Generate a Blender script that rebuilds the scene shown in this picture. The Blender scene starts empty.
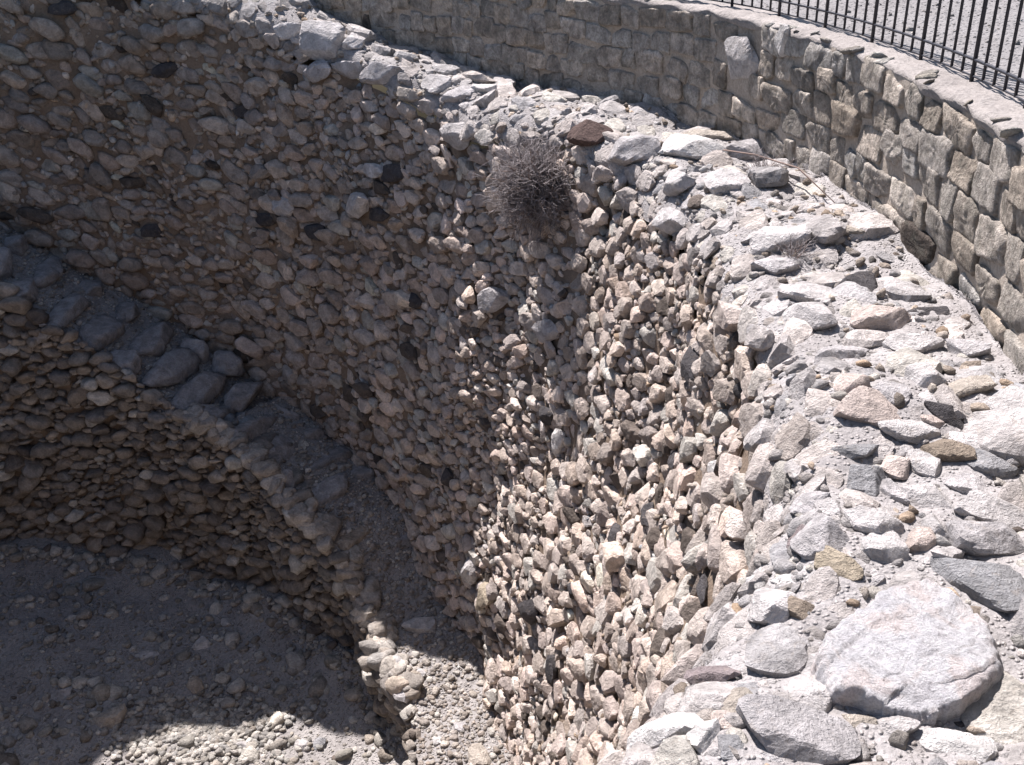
import bpy, bmesh, math, random
import numpy as np
from mathutils import Matrix, Vector
from mathutils.kdtree import KDTree

rng = np.random.default_rng(7)
random.seed(7)
scene = bpy.context.scene
COL = scene.collection
SUN_E = 57.; SKY = .072; EXPO = 1.2
CX, CY = -6.3, 5.6
def itp(th, tab):
    xs = np.array([a for a, b in tab], float); ys = np.array([b for a, b in tab], float)
    return np.interp(th, xs, ys)
def wob(x, y, s):
    return (np.sin(1.7*x+s)*np.cos(2.3*y-s*1.3)+.6*np.sin(4.1*x-2.9*y+s*2)+.4*np.cos(6.7*x+5.3*y-s)+.25*np.sin(11*x-9*y+s*3))/2.25
def z_rise(th): return itp(th, [(80,0),(90,.75),(100,1.7),(200,1.7),(290,0)])  # lifts the unseen left rim and ground to cast a longer floor shadow
def z_lip(th): return itp(th, [(-60,-2.05),(-25,-2.06),(20,-2.1),(40,-2.08),(46,-2.05),(54,-1.8),(62,-1.42),(75,-1.1),(82,-.9),(300,-.9)]) + z_rise(th) + .035*np.sin(th*.31)+.03*np.sin(th*.83+1)
def r_lip(th): return itp(th, [(-60,7.5),(-30,7.55),(-12,7.6),(2,7.53),(12,7.47),(20,7.48),(24,7.44),(31,7.3),(42,7.35),(180,7.4)]) + .03*np.sin(th*.5)
def r_foot(th): return itp(th, [(-60,6.2),(15,6.28),(20,6.34),(29,6.46),(40,6.5),(50,6.7),(62,6.9),(180,6.9)])
def r_ret(th): return itp(th, [(-60,9.6),(-40,9.2),(-28,8.85),(-12,8.66),(0,8.57),(10,8.5),(17,8.44),(22,8.34),(28,8.18),(35,8.05),(45,8.1),(180,8.3)])
def r_inner(th): return itp(th, [(-60,5.25),(15,5.4),(30,5.5),(42,5.6),(180,5.6)]) + .05*np.sin(th*.35)
def z_stair(th): return itp(th, [(-60,-7.95),(20,-7.9),(34,-7.8),(38,-7.6),(44,-7.1),(50,-6.75),(64,-6.1),(76,-5.45),(82,-4.95),(88,-4.45),(100,-3.5),(115,-2.3),(128,-1.1),(142,.2),(180,.2)])
def z_floor(x, y): return -8.4 - .09*np.clip(x+6.5, -3, 6) + .04*wob(x*.8, y*.8, 2.)
Z_TOP = -1.17
TH_S = 7.0   # arc length per radian in the flat packing plane
def fil(th): return .3+.08*np.sin(th*.22)
def wall_surf(th, t):
    """t: 0 where the wall turns into its rounded lip; below is wall face, above is the wall top"""
    th = np.asarray(th, float); t = np.asarray(t, float)
    zl = z_lip(th); r0 = fil(th); rl = r_lip(th)
    L = r0*np.pi/2
    za = zl-r0
    zw = za+np.minimum(t, 0)
    k = np.clip((za-zw)/(za+7.9), 0, 1.2)
    rw = rl+(r_foot(th)-rl)*k
    a = np.clip(t/r0, 0, np.pi/2)
    z = np.where(t < 0, zw, za+r0*np.sin(a))
    r = np.where(t < 0, rw, rl+r0*(1-np.cos(a))+np.maximum(t-L, 0))
    s = np.radians(th)*7
    b = wob(s*.9, t*1.1, 5.)
    fade = np.clip((t-L)/.3+1, 0, 1)
    r = r + .09*b*(1-fade)+.0*b
    z = z + .035*b*fade
    q = np.radians(th)
    return np.stack([CX+r*np.cos(q), CY+r*np.sin(q), z], -1)
def ret_surf(th, t):
    th = np.asarray(th, float); t = np.asarray(t, float)
    q = np.radians(th); r = r_ret(th)+.02*wob(q*9, t*3, 3.)+(-.05*(t+1.17))
    return np.stack([CX+r*np.cos(q), CY+r*np.sin(q), t], -1)
def inner_surf(th, t):
    th = np.asarray(th, float); t = np.asarray(t, float)
    q = np.radians(th); r = r_inner(th)-.06*(z_stair(th)-t)*-.5+.04*wob(q*7, t*2, 8.)
    return np.stack([CX+r*np.cos(q), CY+r*np.sin(q), t], -1)
def frame(surf, th, t):
    e = .05
    P = surf(th, t); U = surf(th+.3, t)-surf(th-.3, t); V = surf(th, t+e)-surf(th, t-e)
    U /= np.linalg.norm(U, axis=-1, keepdims=True)
    V -= U*(U*V).sum(-1, keepdims=True); V /= np.linalg.norm(V, axis=-1, keepdims=True)
    N = np.cross(V, U)
    return P, U, V, N
RIM = [
 (1.509,4.047,-2.089,0.025,0.255,0.967,0.774,0.607,-0.181,0.247,0.065,'grey','angular grey boulder with a sheer shaded front,on the wall top by the lip'),
 (1.717,3.653,-2.013,0.065,0.165,0.984,0.994,0.074,-0.078,0.104,0.077,'white','pitted white boulder beside a flat tan stone on the wall top'),
 (1.86,3.573,-2.016,0.078,0.016,0.997,0.883,0.463,-0.076,0.134,0.049,'tan','flat tan-grey stone between the pitted white boulder and the large white block'),
 (1.944,3.391,-2.032,-0.001,-0.094,0.996,0.992,-0.129,-0.012,0.1,0.103,'white','large white angular block on the wall top near the retaining wall foot'),
 (1.391,3.409,-2.005,-0.036,-0.186,0.982,0.999,-0.024,0.032,0.117,0.077,'pink','rounded pinkish boulder above the dark-fronted stone on the wall top'),
 (1.373,3.566,-1.989,-0.003,-0.027,1.0,0.994,0.106,0.006,0.068,0.063,'pink','small pink-white stone just above the rounded pinkish boulder'),
 (1.51,3.507,-1.991,0.026,-0.05,0.998,0.962,-0.272,-0.039,0.077,0.062,'grey','grey stone touching the upper side of the rounded pinkish boulder'),
 (1.703,3.388,-2.021,0.077,-0.195,0.978,0.903,-0.403,-0.152,0.072,0.05,'basalt','small porous black stone between white boulders on the wall top'),
 (1.636,3.339,-2.027,0.06,-0.234,0.97,0.978,-0.181,-0.104,0.04,0.034,'pink','little pink stone in front of the porous black stone'),
 (1.521,3.283,-2.036,0.023,-0.269,0.963,0.999,-0.019,-0.029,0.093,0.055,'white','white lumpy stone with a smooth grey front face'),
 (1.616,3.187,-2.062,0.001,-0.192,0.981,0.988,-0.15,-0.031,0.08,0.055,'brown','grey-brown worn stone behind the long blue-grey stone'),
 (1.723,3.224,-2.055,0.01,-0.178,0.984,0.883,-0.461,-0.092,0.08,0.049,'white','low whitish stone against the grey-brown worn stone'),
 (1.29,3.2,-2.06,-0.01,-0.232,0.973,1.0,0.004,0.011,0.082,0.042,'slate','slate grey stone with a straight flat front edge'),
 (1.746,3.102,-2.074,-0.001,-0.128,0.992,0.831,-0.551,-0.07,0.084,0.05,'slate','long blue-grey stone lying flat by the retaining wall'),
 (1.271,3.03,-2.087,0.041,-0.056,0.998,0.999,-0.001,-0.041,0.068,0.109,'slate','tall blue-grey block set in the wall top below the straight-edged slate stone'),
 (1.42,3.114,-2.078,-0.014,-0.168,0.986,0.973,-0.23,-0.025,0.05,0.059,'pink','pink-beige stone right of the tall blue-grey block'),
 (1.512,3.107,-2.077,-0.024,-0.144,0.989,0.448,-0.886,-0.119,0.095,0.054,'white','speckled white stone lying diagonally on the wall top'),
 (1.63,2.977,-2.085,0.0,-0.046,0.999,0.998,-0.058,-0.003,0.073,0.047,'grey','grey rounded stone left of the long white slab'),
 (1.345,2.96,-2.09,0.01,0.026,1.0,0.999,-0.049,-0.008,0.039,0.059,'grey','small grey stone wedged below the pink-beige stone'),
 (1.452,2.9,-2.087,-0.003,0.046,0.999,0.977,-0.213,0.012,0.09,0.05,'white','flat white-pink stone with a smooth even top'),
 (1.644,2.81,-2.088,0.039,0.027,0.999,0.998,-0.053,-0.038,0.129,0.076,'white','long white slab with a scooped face near the retaining wall'),
 (1.192,2.724,-2.058,0.082,0.081,0.993,0.995,-0.069,-0.076,0.074,0.065,'white','lavender-white stone beside the big bumpy grey block'),
 (1.395,2.715,-2.073,0.058,0.052,0.997,0.951,-0.305,-0.039,0.056,0.057,'white','clean white rounded stone under the flat white-pink stone'),
 (1.317,2.63,-2.065,0.072,0.005,0.997,0.991,-0.114,-0.071,0.053,0.042,'pink','low pinkish stone above the yellow-brown cobble'),
 (1.57,2.626,-2.074,-0.001,0.081,0.997,0.993,-0.117,0.011,0.117,0.073,'grey','rough grey boulder below the long white slab'),
 (1.174,2.595,-2.055,0.066,-0.053,0.996,0.998,0.028,-0.065,0.08,0.06,'white','pitted white stone sparkling above the great slab'),
 (1.013,2.66,-2.062,-0.28,0.088,0.956,0.894,-0.338,0.293,0.081,0.097,'grey','big bumpy grey block on the wall top,left of the pitted white stone'),
 (0.962,2.747,-2.097,-0.502,0.2,0.842,0.691,-0.493,0.529,0.033,0.07,'purple','narrow mauve stone at the lip left of the big bumpy grey block'),
 (1.032,2.917,-2.102,-0.474,0.23,0.85,0.514,-0.712,0.479,0.059,0.049,'grey','round grey stone at the lip above the narrow mauve stone'),
 (1.096,2.871,-2.075,-0.124,0.149,0.981,0.991,-0.025,0.13,0.042,0.062,'white','white wedge between the round grey stone and the tall blue-grey block'),
 (2.068,4.049,-2.09,-0.018,0.046,0.999,0.992,-0.126,0.024,0.07,0.078,'grey','smooth grey stone at the foot of the retaining wall'),
 (1.857,4.132,-2.094,-0.042,-0.001,0.999,0.998,-0.037,0.042,0.123,0.074,'white','flat pale slab above the pitted white boulder'),
 (1.028,2.52,-2.06,-0.098,-0.124,0.987,0.908,-0.417,0.038,0.063,0.046,'yellow','yellow-brown cobble above the great slab'),
 (0.784,2.424,-2.148,-0.469,0.138,0.873,0.639,-0.629,0.442,0.082,0.069,'white','broad white stone with a rough top,left of the great slab'),
 (0.874,2.383,-2.109,-0.279,-0.066,0.958,0.726,-0.667,0.165,0.037,0.041,'brown','small brown-fronted stone right of the broad white stone'),
 (0.86,2.546,-2.122,-0.516,0.128,0.847,0.627,-0.616,0.476,0.047,0.02,'bright','small bright white chip above the broad white stone'),
 (0.797,2.031,-2.108,0.019,0.167,0.986,0.931,0.356,-0.078,0.07,0.056,'white','white wedge-shaped stone standing at the left corner of the great slab'),
 (0.594,1.996,-2.094,-0.071,0.365,0.929,0.939,-0.291,0.185,0.054,0.046,'tan','pinkish tan cobble left of the white wedge-shaped stone'),
 (0.539,1.91,-2.065,-0.076,0.343,0.936,0.889,-0.401,0.219,0.044,0.037,'pink','pink flat-topped cobble below the pinkish tan cobble'),
 (0.729,1.831,-2.067,0.117,0.153,0.981,0.993,-0.023,-0.115,0.139,0.077,'grey','large porous grey block at the bottom edge below the white wedge'),
 (0.532,1.797,-2.037,0.068,0.124,0.99,0.991,-0.124,-0.053,0.038,0.046,'slate','dark grey smooth stone left of the large porous block'),
 (0.462,1.836,-2.05,-0.216,0.32,0.923,0.828,-0.441,0.346,0.036,0.049,'bright','round white cobble left of the dark grey smooth stone'),
 (0.558,2.196,-2.19,-0.409,0.402,0.819,0.55,-0.608,0.573,0.089,0.041,'purple','purple-brown stone on the lip,left of the tan cobble'),
 (0.977,1.892,-2.097,0.056,0.118,0.991,0.994,-0.103,-0.043,0.052,0.039,'white','white wedge under the front edge of the great slab'),
 (1.124,1.817,-2.095,0.067,0.174,0.983,0.98,-0.196,-0.033,0.098,0.042,'bright','bright white slab at the bottom edge,right of the porous block'),
 (1.176,1.913,-2.111,0.063,0.068,0.996,0.998,0.015,-0.064,0.025,0.019,'basalt','small black stone in front of the great slab'),
 (1.368,2.041,-2.116,0.019,-0.12,0.993,0.982,-0.185,-0.041,0.032,0.029,'white','white stone right of the great slab at the picture edge'),
 (0.887,1.914,-2.095,0.061,0.127,0.99,0.998,0.014,-0.063,0.039,0.037,'tan','tan broken stone under the great slab,beside the white wedge'),
 (0.39,1.945,-2.142,-0.53,0.452,0.718,0.674,-0.289,0.68,0.115,0.058,'bright','knobby white boulder on the lip at the bottom of the picture'),
 (1.397,7.619,-2.103,0.055,-0.108,0.993,0.944,-0.318,-0.087,0.254,0.128,'bright','bright white flat boulder at the far turn of the lip'),
 (1.017,7.809,-2.135,-0.472,-0.118,0.874,0.562,-0.804,0.194,0.239,0.146,'grey','rounded grey boulder left of the bright white flat boulder'),
 (0.758,8.33,-2.117,-0.406,-0.456,0.792,0.803,-0.592,0.071,0.171,0.089,'redbrown','dark red-brown stone on the lip beside the dry shrub'),
 (1.234,6.813,-2.117,-0.559,0.057,0.828,0.301,-0.916,0.266,0.232,0.093,'white','white triangular stone below the bright white flat boulder'),
 (1.495,6.543,-2.064,0.007,-0.148,0.989,0.998,-0.062,-0.017,0.128,0.108,'white','pale rounded stone right of the white triangular stone'),
 (1.718,7.998,-2.102,0.058,0.085,0.995,0.992,-0.12,-0.048,0.283,0.072,'tan','long thin tan slab behind the bright white flat boulder'),
 (1.906,7.593,-2.138,0.065,-0.165,0.984,0.97,0.244,-0.023,0.255,0.098,'grey','flat grey slab at the foot of the far retaining wall'),
 (1.603,5.497,-2.078,-0.092,-0.222,0.971,0.995,-0.05,0.083,0.153,0.093,'white','cream stone on the lip beyond the white angular stone'),
 (1.529,5.251,-2.132,0.025,-0.125,0.992,0.926,0.377,0.024,0.146,0.071,'grey','long grey stone just below the cream stone on the lip'),
 (1.53,4.694,-2.085,-0.051,0.07,0.996,0.897,-0.435,0.077,0.111,0.072,'white','white oval stone left of the rusty black stone'),
 (1.845,4.895,-2.119,0.036,0.18,0.983,0.743,-0.662,0.094,0.095,0.113,'basalt','rusty black stone on the wall top,halfway along'),
 (2.05,4.434,-2.07,-0.033,-0.003,0.999,0.987,-0.156,0.032,0.081,0.037,'basalt','flat black sliver at the foot of the retaining wall'),
 (1.481,4.451,-2.098,-0.013,-0.121,0.993,1.0,-0.003,0.013,0.108,0.094,'white','white angular stone below the white oval stone'),
 (1.806,4.381,-2.09,-0.097,-0.065,0.993,0.925,-0.374,0.066,0.115,0.08,'pink','pink stone right of the angular white stone on the wall top'),
 (1.994,5.578,-2.043,0.029,-0.209,0.977,0.989,-0.138,-0.059,0.086,0.053,'tan','small tan stone at the foot of the retaining wall,by the dead stalk'),
 (1.138,6.619,-2.29,-0.941,-0.257,0.221,0.311,-0.913,0.264,0.165,0.075,'white','white knob of stone below the triangular stone'),
 (-1.975,11.686,-1.864,-0.288,-0.689,0.666,0.95,-0.296,0.104,0.245,0.17,'white','big white-topped boulder on the far crest of the lip'),
 (-2.407,11.916,-1.727,0.074,-0.729,0.681,0.994,0.11,0.011,0.179,0.083,'white','jagged pale stone left of the big white-topped boulder'),
 (-1.625,11.595,-1.859,0.255,-0.263,0.93,0.933,0.319,-0.166,0.13,0.092,'white','small white stone right of the big white-topped boulder'),
 (-1.294,11.044,-2.067,-0.66,-0.642,0.389,0.732,-0.667,0.141,0.273,0.116,'grey','pointed grey boulder on the far crest with a sunlit top'),
 (-1.648,11.407,-2.086,-0.637,-0.771,-0.0,0.768,-0.634,0.094,0.221,0.09,'grey','grey stone left of the pointed grey boulder'),
 (-0.448,10.263,-2.183,-0.58,-0.443,0.683,0.725,-0.663,0.186,0.212,0.074,'grey','flat-topped grey stone on the far crest'),
 (-0.161,10.184,-2.116,0.05,-0.216,0.975,0.998,0.04,-0.042,0.151,0.057,'bright','thin bright white slab on the far crest'),
 (-0.67,10.616,-2.126,-0.32,-0.382,0.867,0.898,-0.413,0.15,0.156,0.12,'white','white rounded stone left of the flat-topped grey stone'),
 (1.427,2.423,-2.069,-0.046,-0.011,0.999,0.715,-0.698,0.025,0.14,0.079,'slate','dark grey porous boulder behind the great slab'),
]
FACE = [
 (-5.234,12.822,-1.52,0.054,-0.997,0.049,0.998,0.052,-0.04,0.2,0.085,'basalt'),  # black stone standing in for a dark hole or plant in the wall
 (-4.054,12.575,-2.223,-0.248,-0.966,0.073,0.969,-0.248,0.014,0.143,0.078,'basalt'),
 (-1.191,10.736,-3.06,-0.578,-0.755,0.308,0.813,-0.567,0.135,0.16,0.082,'basalt'),
 (-2.952,11.924,-3.947,-0.557,-0.83,0.013,0.821,-0.548,0.158,0.199,0.073,'basalt'),
 (-2.275,11.556,-4.001,-0.465,-0.868,0.173,0.885,-0.448,0.127,0.197,0.081,'basalt'),
 (-1.409,10.754,-3.54,-0.482,-0.857,0.181,0.876,-0.466,0.124,0.137,0.056,'basalt'),
 (-4.616,12.534,-4.225,-0.119,-0.978,0.173,0.993,-0.12,0.006,0.151,0.066,'basalt'),
 (-1.045,10.307,-4.402,-0.596,-0.785,0.171,0.786,-0.614,-0.077,0.097,0.07,'basalt'),
 (-3.123,12.217,-2.656,-0.525,-0.846,0.097,0.851,-0.518,0.089,0.151,0.059,'basalt'),
 (0.324,7.965,-4.572,-0.898,-0.414,0.147,0.435,-0.788,0.435,0.125,0.078,'basalt'),
 (1.082,5.349,-2.764,-0.952,-0.028,0.304,-0.126,-0.871,-0.475,0.111,0.061,'basalt'),
 (1.208,4.551,-2.514,-0.995,0.031,0.09,0.016,-0.879,0.476,0.066,0.04,'basalt'),
 (1.026,5.408,-3.478,-0.98,0.178,0.089,-0.161,-0.971,0.176,0.131,0.041,'basalt'),
 (1.04,4.26,-3.034,-0.969,0.064,0.24,-0.079,-0.995,-0.056,0.118,0.042,'basalt'),
 (0.723,5.894,-4.426,-0.956,0.186,0.225,-0.076,-0.903,0.422,0.187,0.05,'basalt'),
 (0.888,5.487,-3.948,-0.912,0.013,0.41,-0.021,-1.0,-0.015,0.118,0.052,'basalt'),
 (0.135,7.127,-6.194,-0.94,-0.317,0.125,0.161,-0.736,-0.658,0.093,0.11,'basalt'),
 (0.282,6.379,-6.198,-0.956,-0.209,0.208,-0.005,-0.694,-0.72,0.107,0.076,'basalt'),
 (-0.728,9.43,-6.19,-0.913,-0.388,0.127,-0.052,-0.2,-0.979,0.097,0.103,'basalt'),
 (0.46,6.454,-5.382,-0.87,-0.416,0.263,-0.036,-0.479,-0.877,0.066,0.064,'basalt'),
 (0.813,3.432,-2.866,-0.902,0.195,0.386,-0.154,-0.979,0.135,0.112,0.025,'basalt'),
 (1.079,4.471,-2.932,-0.949,0.052,0.311,0.053,-0.945,0.322,0.08,0.041,'bright'),
 (0.439,7.693,-4.696,-0.931,-0.332,0.154,0.151,-0.73,-0.667,0.091,0.108,'bright'),
 (-0.49,8.676,-6.931,-0.923,-0.384,-0.015,0.032,-0.039,-0.999,0.135,0.127,'white'),
 (-0.304,8.251,-6.908,-0.895,-0.312,0.318,-0.028,-0.673,-0.739,0.135,0.138,'yellow'),
 (-1.646,10.991,-3.521,-0.86,-0.509,0.04,0.508,-0.843,0.177,0.295,0.124,'white'),
 (-2.67,11.739,-3.731,-0.47,-0.877,0.102,0.833,-0.479,-0.278,0.155,0.099,'white'),
 (-1.434,10.919,-3.068,-0.693,-0.697,0.186,0.719,-0.688,0.1,0.157,0.083,'white'),
 (-2.032,11.605,-2.121,-0.502,-0.857,0.118,0.865,-0.498,0.066,0.224,0.1,'grey'),
 (-0.442,9.95,-2.486,-0.836,-0.524,0.161,0.543,-0.833,0.108,0.317,0.107,'white'),
 (-5.991,12.534,-7.169,-0.004,-1.0,0.027,1.0,-0.004,0.001,0.227,0.095,'tan'),
 (-0.111,9.13,-3.908,-0.589,-0.758,0.279,0.808,-0.552,0.206,0.161,0.101,'grey'),
 (0.362,8.097,-3.799,-0.851,-0.516,0.098,0.519,-0.799,0.303,0.183,0.084,'grey'),
 (0.721,7.481,-3.42,-0.98,-0.141,0.143,0.183,-0.92,0.345,0.129,0.063,'tan'),
]
RETS = [
 (1.843,7.897,-1.46,-0.945,-0.326,-0.018,0.319,-0.935,0.157,0.208,0.118,'white'),
 (2.009,7.321,-1.26,-0.959,-0.223,-0.172,0.137,0.166,-0.977,0.108,0.081,'bright'),
]
LOOSE = [
 (-4.64,9.34,-8.583,0.0,0.0,1.0,0.992,0.126,0.0,0.149,0.072,'white','pale forked stone lying on the shaded pit floor'),
 (-3.98,9.56,-8.627,0.0,0.0,1.0,0.999,-0.05,0.0,0.089,0.085,'white','pale stone on the pit floor right of the forked stone'),
 (-3.76,9.96,-8.64,0.0,0.0,1.0,0.999,-0.051,0.0,0.091,0.074,'white','small pale stone on the pit floor nearest the stair foot wall'),
 (-4.68,8.26,-8.541,0.0,0.0,1.0,0.991,0.135,0.0,0.164,0.149,'tan','lumpy brown stone half sunk in the shaded pit floor'),
 (-2.48,7.98,-8.76,0.0,0.0,1.0,0.999,-0.044,0.0,0.085,0.07,'white','white stone at the edge of the sunlit patch of floor'),
 (-2.32,8.02,-8.784,0.0,0.0,1.0,0.999,-0.044,0.0,0.068,0.059,'slate','dark stone right of the white stone on the sunlit floor'),
 (-3.14,7.98,-8.714,0.0,0.0,1.0,0.999,-0.044,0.0,0.102,0.068,'white','largest white stone in the sunlit gravel patch'),
 (-5.32,8.68,-8.499,0.0,0.0,1.0,0.999,-0.047,0.0,0.083,0.058,'grey','grey stone left of the lumpy brown stone on the floor'),
 (-1.351,8.232,-7.843,0.0,0.0,1.0,0.902,0.431,0.0,0.129,0.132,'white','cluster stone with a pale top at the landing edge'),
 (-1.299,7.89,-7.867,0.0,0.0,1.0,0.948,-0.32,-0.0,0.104,0.102,'grey','grey stone at the outer landing edge,below the pale-topped one'),
 (-1.163,8.835,-7.813,0.0,0.0,1.0,0.998,0.058,0.0,0.155,0.101,'white','long pale stone lying at the shadow edge on the landing'),
 (-1.485,8.679,-7.81,0.0,0.0,1.0,0.979,-0.204,-0.0,0.107,0.121,'tan','tan stone on the landing edge,half in shade'),
 (-1.192,7.874,-7.871,0.0,0.0,1.0,0.947,-0.322,0.0,0.052,0.071,'yellow','yellow stone on the landing gravel'),
 (-1.132,8.121,-7.857,0.0,0.0,1.0,0.989,0.149,0.0,0.076,0.072,'white','small white oval stone on the landing gravel'),
 (-0.456,7.036,-7.904,0.0,0.0,1.0,0.942,0.337,0.0,0.116,0.155,'tan','large tan cobble at the foot of the sunlit wall'),
 (-0.642,7.373,-7.902,0.0,0.0,1.0,0.982,0.188,0.0,0.057,0.065,'grey','small grey stone on the landing near the large tan cobble'),
 (-0.875,7.217,-7.902,0.0,0.0,1.0,0.978,0.208,0.0,0.051,0.051,'bright','small white chip on the landing gravel near the bottom'),
 (-1.774,9.136,-7.6,0.0,0.0,1.0,0.862,-0.507,0.0,0.116,0.108,'grey','smooth grey stone on the shaded stair edge above the landing'),
 (-1.801,8.941,-7.67,0.0,0.0,1.0,0.863,0.505,0.0,0.125,0.114,'tan','oblong tan stone at the shaded corner of the stair edge'),
 (-1.625,8.898,-7.74,0.0,0.0,1.0,0.736,0.677,0.0,0.143,0.102,'tan','second oblong tan stone on the stair edge,nearer the landing'),
]

# ------------------------------------------------------------------ object helpers
def tag(o, label=None, cat=None, group=None, kind=None):
    if label: o['label'] = label
    if cat: o['category'] = cat
    if group: o['group'] = group
    if kind: o['kind'] = kind
    return o

def empty(name, loc=(0, 0, 0)):
    o = bpy.data.objects.new(name, None); COL.objects.link(o); o.location = loc
    return o

def mesh_obj(name, V, Fc, mat, col=None, parent=None, smooth=True, origin=None):
    """V (n,3), Fc list/array of faces (array of tris, array of quads or python list), col (n,3)"""
    me = bpy.data.meshes.new(name)
    V = np.asarray(V, np.float32)
    if origin is not None: V = V-np.asarray(origin, np.float32)
    if isinstance(Fc, np.ndarray):
        k = Fc.shape[1]; nf = len(Fc)
        me.vertices.add(len(V)); me.vertices.foreach_set('co', V.ravel())
        me.loops.add(nf*k); me.loops.foreach_set('vertex_index', Fc.astype(np.int32).ravel())
        me.polygons.add(nf); me.polygons.foreach_set('loop_start', np.arange(0, nf*k, k, dtype=np.int32))
        me.polygons.foreach_set('loop_total', np.full(nf, k, np.int32))
    else:
        me.from_pydata([tuple(map(float, v)) for v in V], [], Fc)
    me.update(calc_edges=True)
    me.polygons.foreach_set('use_smooth', np.full(len(me.polygons), smooth, bool))
    if col is not None:
        a = me.color_attributes.new('stone_tint', 'FLOAT_COLOR', 'POINT')
        c = np.ones((len(V), 4), np.float32); c[:, :3] = col
        a.data.foreach_set('color', c.ravel())
    me.materials.append(mat)
    o = bpy.data.objects.new(name, me); COL.objects.link(o)
    if parent is not None: o.parent = parent
    if origin is not None: o.location = origin
    return o

# ------------------------------------------------------------------ materials
def new_mat(name):
    m = bpy.data.materials.new(name); m.use_nodes = True
    nt = m.node_tree; nt.nodes.clear()
    out = nt.nodes.new('ShaderNodeOutputMaterial'); b = nt.nodes.new('ShaderNodeBsdfPrincipled')
    nt.links.new(b.outputs[0], out.inputs[0])
    b.inputs['Roughness'].default_value = .95
    b.inputs['Specular IOR Level'].default_value = .15
    return m, nt, b
def N(nt, t, **kw):
    n = nt.nodes.new(t)
    for k, v in kw.items():
        if k in n.inputs: n.inputs[k].default_value = v
        else: setattr(n, k, v)
    return n
def noise(nt, co, scale, detail=6, rough=.6, dist=0.):
    n = N(nt, 'ShaderNodeTexNoise'); n.inputs['Scale'].default_value = scale; n.inputs['Detail'].default_value = detail
    n.inputs['Roughness'].default_value = rough; n.inputs['Distortion'].default_value = dist
    nt.links.new(co, n.inputs['Vector']); return n.outputs['Fac']
def ramp(nt, f, stops):
    r = N(nt, 'ShaderNodeValToRGB'); e = r.color_ramp.elements
    while len(e) < len(stops): e.new(.5)
    for q, (p, c) in zip(e, stops):
        q.position = p; q.color = (*c, 1) if len(c) == 3 else c
    nt.links.new(f, r.inputs[0]); return r.outputs[0]
def mix(nt, mode, fac, a, b):
    m = N(nt, 'ShaderNodeMix', data_type='RGBA', blend_type=mode)
    for i, v in ((0, fac), (6, a), (7, b)):
        if isinstance(v, (int, float)): m.inputs[i].default_value = v
        elif isinstance(v, tuple): m.inputs[i].default_value = (*v, 1)
        else: nt.links.new(v, m.inputs[i])
    return m.outputs[2]
def math_(nt, op, a, b):
    m = N(nt, 'ShaderNodeMath', operation=op)
    for i, v in ((0, a), (1, b)):
        if isinstance(v, (int, float)): m.inputs[i].default_value = v
        else: nt.links.new(v, m.inputs[i])
    return m.outputs[0]
def bump(nt, b, h, dist, strength=1.):
    n = N(nt, 'ShaderNodeBump'); n.inputs['Distance'].default_value = dist; n.inputs['Strength'].default_value = strength
    nt.links.new(h, n.inputs['Height']); nt.links.new(n.outputs[0], b.inputs['Normal'])

def stone_material(name, scale=1., pit=.5, lichen=0., contrast=.45):
    m, nt, b = new_mat(name)
    co = N(nt, 'ShaderNodeNewGeometry').outputs['Position']
    at = N(nt, 'ShaderNodeAttribute', attribute_name='stone_tint').outputs['Color']
    n1 = noise(nt, co, 9*scale, 5, .6, .4); n2 = noise(nt, co, 45*scale, 6, .7); n3 = noise(nt, co, 170*scale, 3, .6)
    g1 = ramp(nt, n1, [(.3, (1-contrast,)*3), (.7, (1+contrast*.35,)*3)])
    g2 = ramp(nt, n2, [(.3, (1-contrast*.6, 1-contrast*.65, 1-contrast*.7)), (.62, (1.12, 1.1, 1.06))])
    c = mix(nt, 'MULTIPLY', 1., at, g1); c = mix(nt, 'MULTIPLY', 1., c, g2)
    st = ramp(nt, noise(nt, co, 16*scale, 4, .6, 1.2), [(.58, (0, 0, 0)), (.7, (1, 1, 1))])
    c = mix(nt, 'MIX', math_(nt, 'MULTIPLY', st, .25), c, (.36, .29, .225))       # earthy stains with an outline of their own
    if lichen:
        lm = ramp(nt, noise(nt, co, 14*scale, 6, .7, .8), [(.5, (0, 0, 0)), (.6, (1, 1, 1))])
        c = mix(nt, 'MIX', math_(nt, 'MULTIPLY', lm, lichen), c, (.15, .145, .12))
    nt.links.new(c, b.inputs['Base Color'])
    v = N(nt, 'ShaderNodeTexVoronoi'); v.inputs['Scale'].default_value = 60*scale; nt.links.new(co, v.inputs['Vector'])
    vp = ramp(nt, v.outputs['Distance'], [(.0, (0, 0, 0)), (.35, (1, 1, 1))])
    h = math_(nt, 'ADD', math_(nt, 'MULTIPLY', n2, 1.3), math_(nt, 'MULTIPLY', n3, .35))
    h = math_(nt, 'ADD', h, math_(nt, 'MULTIPLY', vp, .25*pit)); h = math_(nt, 'ADD', h, math_(nt, 'MULTIPLY', n1, 1.6))
    bump(nt, b, h, .024/scale)
    return m

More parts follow.
